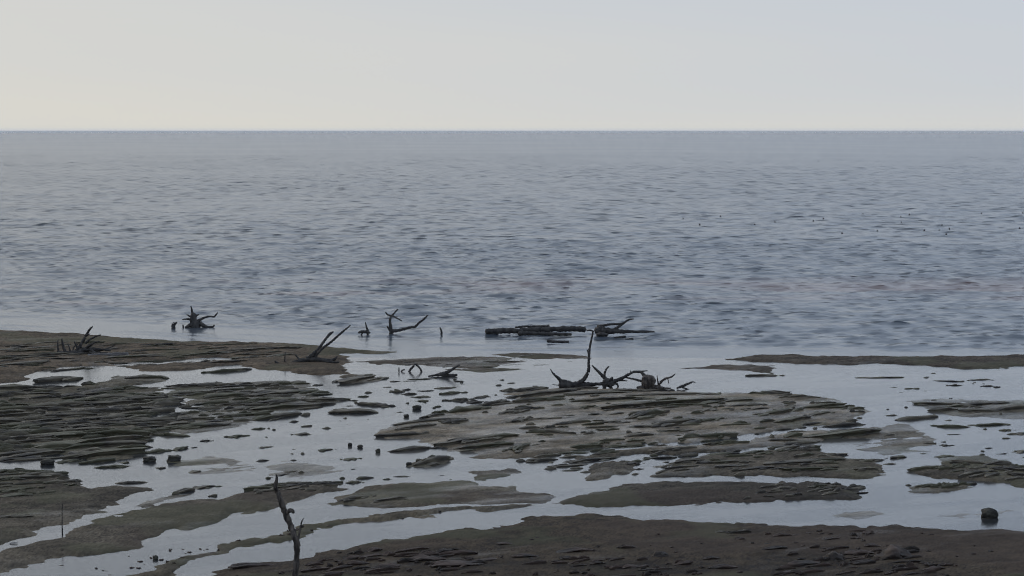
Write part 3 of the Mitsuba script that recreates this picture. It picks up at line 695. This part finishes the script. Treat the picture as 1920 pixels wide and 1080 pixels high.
driftwood("wrecked_tree", "fallen tree with blunt root end and forked branch, right of the row of logs", "fallen tree", (1150, 631), [
    ("trunk", [[(1116, 619, 6), (1135, 620, 6), (1155, 621, 4.8), (1180, 621.5, 3.0), (1205, 622, 2.2), (1227, 622, 1.3)]]),
    ("root_end", [{"at": (1126, 619), "r": (10, 8), "rough": 0.35}, {"at": (1129, 628), "r": (11, 5), "dy": -0.5, "rough": 0.35}]),
    ("branch", [[(1120, 612, 2.4), (1148, 608, 2.2), (1170, 607, 1.6)]]),
    ("branch", [[(1152, 618, 3), (1162, 611, 2.4), (1169, 606, 2), (1178, 600, 1.7), (1188, 598, 1.2)]]),
])
driftwood("log", "short floating stub of wood below the fallen tree, the left one of two", "log", (1162, 635), [(None, [[(1152, 633, 1.6), (1162, 632, 1.8), (1173, 631, 2.1)]])])
driftwood("log", "short floating stub of wood below the fallen tree, the right one of two", "log", (1180, 640), [(None, [[(1172, 637, 1.8), (1180, 637, 2.8), (1187, 636, 2.5)]])])

driftwood("tall_root", "driftwood root with one tall bent stem ending in a crook, near the centre", "driftwood", (1085, 728), [
    ("trunk", [[(1049, 722, 6.5), (1060, 722, 7), (1075, 722, 6), (1092, 721, 5.4), (1106, 721, 4), (1120, 720, 2.6)], [(1054, 716, 5), (1063, 717, 4.6), (1073, 721, 4)], [(1052, 718, 4.2), (1051, 731, 3.4)], [(1064, 722, 5), (1066, 732, 4)], [(1090, 722, 4), (1094, 731, 3)]]),
    ("root", [[(1053, 716, 4.2), (1046, 708, 3.0), (1039, 702, 2.1), (1032, 692, 0.8)]]),
    ("root", [[(1053, 722, 1.2), (1044, 722, 0.8, -0.2), (1036, 721, 0.6, -0.3)]]),
    ("stem", [[(1080, 721, 6), (1094, 712, 4.4), (1100, 703, 3.7), (1104, 692, 3.1), (1104, 676, 2.7), (1105, 660, 2.5), (1107, 645, 2.3), (1110, 632, 1.9), (1112, 622, 1.7)], [(1113, 622, 1.6), (1106, 619, 1.7), (1100, 620, 1.2)], [(1104, 666, 1.4), (1101, 656, 0.9)]]),
])
driftwood("root_tangle", "spiky root tangle with an arching branch, between the tall root and the hollow stump", "driftwood", (1140, 729), [
    ("root_ball", [{"at": (1140, 717), "r": (10, 8), "rough": 0.55}, [(1134, 719, 4), (1124, 720, 3.2), (1116, 718, 1.6)], [(1134, 721, 4.2), (1132, 731, 3.2)], [(1143, 722, 4), (1148, 731, 2.4)], [(1146, 712, 4), (1148, 708, 3)]]),
    ("root", [[(1138, 714, 4), (1130, 705, 3.0), (1120, 695, 2.3), (1110, 685, 0.9)]]),
    ("root", [[(1133, 708, 2.8), (1134, 699, 2.1), (1137, 692, 1.7), (1142, 687, 1.1)]]),
    ("root", [[(1150, 719, 2.2), (1157, 720, 2.0), (1159, 725, 1.7), (1154, 730, 1.3)]]),
    ("branch", [[(1148, 716, 3.4), (1162, 711, 3.2), (1172, 706, 2.7), (1182, 700, 2.4), (1190, 697, 2.3), (1200, 697, 2.4), (1207, 703, 3.2), (1213, 709, 3.4)], [(1198, 697, 1.6), (1214, 695, 0.8)], [(1184, 700, 1.4), (1182, 695, 0.8)]]),
    ("branch", [[(1170, 707, 1.6), (1188, 711, 1.8), (1200, 714, 2.4), (1208, 716, 3)], [(1160, 713, 1.6), (1176, 714, 0.8)]]),
])
driftwood("hollow_stump", "rounded brown stump with twigs on its right side at the pool edge", "tree stump", (1220, 730), [
    ("trunk", [{"at": (1216, 714), "r": (13, 12), "rough": 0.28}, [(1194, 727, 2.4), (1210, 726, 4.4), (1230, 726, 4.4), (1246, 728, 2.4), (1258, 728, 1.2)]]),
    ("branch", [[(1235, 725, 4), (1241, 714, 2.6), (1248, 710, 2.1), (1258, 707, 1.7), (1266, 701, 0.9)], [(1252, 709, 1.1), (1254, 719, 0.7)]]),
    ("branch", [[(1235, 722, 1.8), (1233, 712, 1.1), (1232, 704, 0.6)]]),
], "mat_bark")
driftwood("driftwood_piece", "small dark piece of driftwood at the right end of the root line", "driftwood", (1283, 730), [(None, [[(1269, 728, 1.7), (1282, 723, 2.7), (1292, 719, 2.2), (1300, 716, 1.3), (1304, 718, 0.7)], [(1278, 726, 1.8), (1296, 732, 0.8)]])])

driftwood("peg", "thin upright stick in the pool left of the arched branch", "stick", (748, 698), [(None, [[(748, 702, 1.2), (748, 694, 1.2), (748, 689, 0.9)]])])
driftwood("hook", "tiny hooked twig in the pool between the stick and the arched branch", "twig", (757, 697), [(None, [[(759, 693, 1.1), (753, 696, 1.7), (755, 700, 1.6)]])])
driftwood("arched_branch", "branch arching out of the pool like a pointed loop", "branch", (779, 697), [(None, [[(767, 701, 2.3), (768, 695, 2.2), (773, 689, 2.0), (779, 683, 1.7), (785, 688, 1.7), (790, 695, 1.8), (791, 701, 1.8)]])])
driftwood("driftwood_piece", "dark low driftwood with one raised branch in the pool right of the arched branch", "driftwood", (838, 706), [(None, [[(803, 705, 1), (818, 703, 2.2), (830, 701, 3.8), (842, 696, 3), (852, 690, 2.1), (862, 684, 1.2)], [(828, 704, 3), (845, 704, 3.1), (857, 703, 2)]])])
driftwood("pole", "thin upright pole in the lower left channel", "pole", (117, 1004), [(None, [[(117, 1012, 1.1), (117, 1000, 1.3), (116.5, 975, 0.9), (117, 944, 0.6)]])])
driftwood("twig", "small pale twig on the bank at the lower left edge", "twig", (25, 1020), [(None, [[(18, 1019, 1.0), (25, 1018, 1.4), (33, 1018, 0.9)]])], "mat_grey_wood")

# ------------------------------------------------------------------ floats far out on the right
FLOATS = [(1281, 411), (1312, 422), (1351, 406), (1415, 422), (1453, 417), (1525, 415), (1544, 411), (1579, 438), (1618, 402), (1645, 434), (1689, 408), (1690, 418), (1705, 403), (1733, 433), (1761, 433), (1766, 423), (1774, 440), (1780, 430), (1840, 401), (1912, 429), (1918, 400)]
profile = np.array([(0.0, -0.09), (0.07, -0.07), (0.11, 0.0), (0.105, 0.06), (0.07, 0.12), (0.035, 0.15), (0.035, 0.20), (0.0, 0.21)])
float_mesh = trimesh.creation.revolve(profile, sections=12)
float_rng = np.random.default_rng(3)
for px, py in FLOATS:
    x, y = at(px, py)
    k = key_for("net_float")
    m = float_mesh.copy()
    m.apply_transform(trimesh.transformations.rotation_matrix(float_rng.uniform(-0.3, 0.3), [1, 0.4, 0]))
    scene[k] = mikit.ply((np.array(m.vertices) * 0.65 + [x, y, 0.01], np.array(m.faces)), "mat_float", smooth=40)
    labels[k] = {"label": "tiny dark float bobbing far out on the right half of the sea", "category": "float", "group": "dark floats out on the sea"}

# ------------------------------------------------------------------ the damp air over the sea
scene["haze"] = {"type": "cube", "to_world": T().translate([0, 0, 2.5]).scale([80000, 80000, 6.5]), "bsdf": {"type": "null"}, "interior": {"type": "ref", "id": "air"}}
labels["haze"] = {"label": "thin sea haze that softens the horizon", "category": "haze", "kind": "stuff"}
